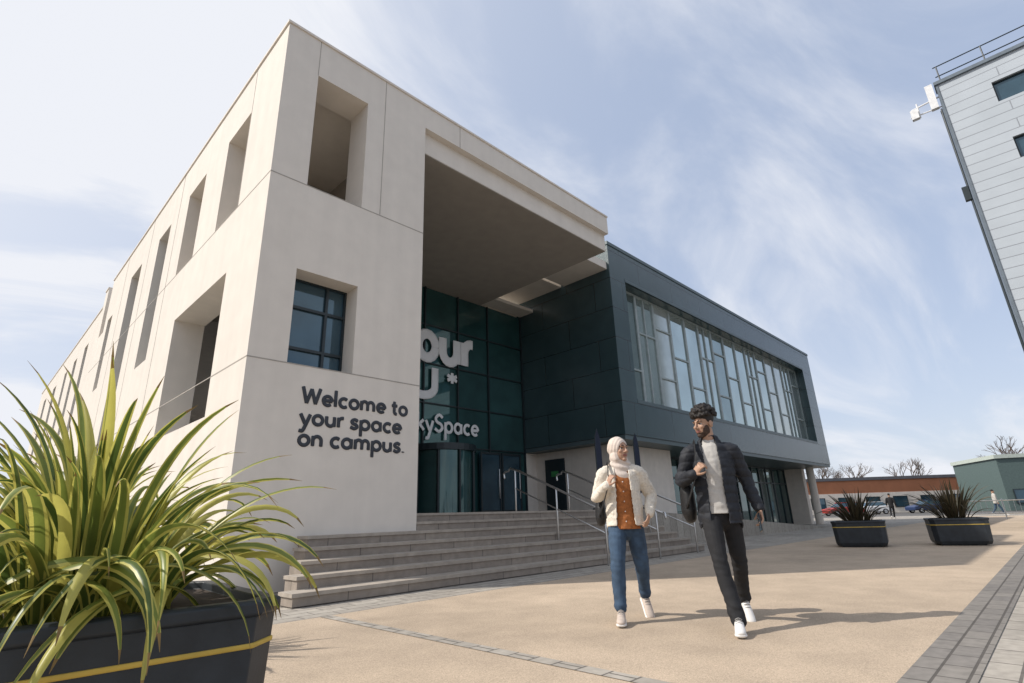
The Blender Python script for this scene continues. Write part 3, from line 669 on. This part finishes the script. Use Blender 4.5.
# --- distant pedestrians
for loc,rz,lb,mt in (((49.6,9.3,0),R(100),'tiny distant pedestrian in dark coat between the two far planters',M_black),((53.5,3.6,0),R(20),'tiny distant pedestrian in pale top near the metal barrier at far right',M_tee)):
    P=dict(MP);P.update(label=lb,loc=loc,rz=rz,vox=4,head=(0,0,1.66),yaw=0,arms=[((-.26,.03,1.16),(-.27,-.05,.9),(0,-.2,-1),(1,0,0),20),((.26,.03,1.16),(.27,-.05,.9),(0,-.2,-1),(-1,0,0),20)],trm=M_jean if mt!=M_black else M_black)
    p_,Mh,f=person(P)
    def ex(b):
        for s in (-1,1): tube(b,[(s*.08,.01,1.42),(s*.19,0,1.42),(s*.26,.03,1.16),(s*.27,-.05,.92)],[.07,.07,.058,.045],n=10)
    top(p_,'jacket',mt,[(0,0,.82),(0,0,1.1),(0,0,1.3),(0,0,1.42),(0,.01,1.5)],[(.18,.14),(.17,.13),(.18,.13),(.16,.11),(.08,.07)],.82,.02,ex)
    b=BM();ell(b,(0,.03,.055),(.085,.1,.085),Mh);fuse(b,'hair',M_hair,p_,.015,1)
# ---------------------------------------------------------------- light, sky, camera
EL=42.6;dx,dy=.772,-.635
d=V((dx*math.cos(R(EL)),dy*math.cos(R(EL)),-math.sin(R(EL))))
L=bpy.data.lights.new('sun','SUN');L.energy=4.3;L.angle=R(.5);L.color=(1,.94,.86)
o=bpy.data.objects.new('sun',L);C.objects.link(o);o.rotation_euler=d.to_track_quat('-Z','Y').to_euler()
W=bpy.data.worlds.new('World');sc.world=W;W.use_nodes=True;N=W.node_tree.nodes;K=W.node_tree.links
bg=N['Background'];bg.inputs[1].default_value=.15
sk=N.new('ShaderNodeTexSky');sk.sky_type='NISHITA';sk.sun_disc=False;sk.sun_elevation=R(EL);sk.sun_rotation=math.atan2(-dx,-dy);sk.dust_density=1.2;sk.air_density=1.0
tc=N.new('ShaderNodeTexCoord');sp=N.new('ShaderNodeSeparateXYZ');K.new(tc.outputs['Generated'],sp.inputs[0])
def mth(op,a,bv):
    m=N.new('ShaderNodeMath');m.operation=op
    for i,x in enumerate((a,bv)):
        if isinstance(x,(int,float)): m.inputs[i].default_value=x
        else: K.new(x,m.inputs[i])
    return m.outputs[0]
z=mth('ADD',mth('MAXIMUM',sp.outputs[2],.0),.3)
cb=N.new('ShaderNodeCombineXYZ');K.new(mth('DIVIDE',sp.outputs[0],z),cb.inputs[0]);K.new(mth('DIVIDE',sp.outputs[1],z),cb.inputs[1])
mp=N.new('ShaderNodeMapping');mp.inputs['Rotation'].default_value=(0,0,R(62));mp.inputs['Scale'].default_value=(.7,1.6,1);K.new(cb.outputs[0],mp.inputs[0])
nz=N.new('ShaderNodeTexNoise');nz.inputs['Scale'].default_value=1.35;nz.inputs['Detail'].default_value=9;nz.inputs['Roughness'].default_value=.57;nz.inputs['Distortion'].default_value=.7;K.new(mp.outputs[0],nz.inputs['Vector'])
mr=N.new('ShaderNodeMapRange');mr.interpolation_type='SMOOTHSTEP';mr.inputs[1].default_value=.42;mr.inputs[2].default_value=.7;mr.inputs[3].default_value=.0;mr.inputs[4].default_value=.9;K.new(nz.outputs['Fac'],mr.inputs[0])
dt=N.new('ShaderNodeVectorMath');dt.operation='DOT_PRODUCT';K.new(tc.outputs['Generated'],dt.inputs[0]);dt.inputs[1].default_value=-d
gl=mth('MULTIPLY',mth('POWER',mth('MAXIMUM',dt.outputs['Value'],0),2.4),1.2)
hz=mth('MULTIPLY',mth('POWER',mth('SUBTRACT',1.0,mth('MINIMUM',mth('MAXIMUM',sp.outputs[2],0),1.0)),5.0),.5)
fac=mth('MINIMUM',mth('ADD',mth('ADD',mr.outputs[0],gl),hz),1.0)
m0=N.new('ShaderNodeMixRGB');m0.inputs[0].default_value=.7;K.new(sk.outputs[0],m0.inputs[1]);m0.inputs[2].default_value=(3.5,4.1,5.35,1)
mx=N.new('ShaderNodeMixRGB');K.new(fac,mx.inputs[0]);K.new(m0.outputs[0],mx.inputs[1]);mx.inputs[2].default_value=(5.75,5.9,6.3,1)
K.new(mx.outputs[0],bg.inputs[0])
th,ro,az=R(18.33),R(1.92),R(44.2)
Fh=V((math.cos(az),math.sin(az),0));Rr=V((math.sin(az),-math.cos(az),0));Z=V((0,0,1))
F=Fh*math.cos(th)+Z*math.sin(th);U0=Z*math.cos(th)-Fh*math.sin(th)
rt=Rr*math.cos(ro)-U0*math.sin(ro);up=U0*math.cos(ro)+Rr*math.sin(ro)
cam=bpy.data.cameras.new('camera');cam.sensor_width=36;cam.lens=534*36/1024;cam.clip_end=4000;cam.clip_start=.05
co=bpy.data.objects.new('camera',cam);C.objects.link(co)
M=Matrix((rt,up,-F)).transposed().to_4x4();M.translation=(0,0,.9);co.matrix_world=M
sc.camera=co
sc.view_settings.view_transform='Standard'
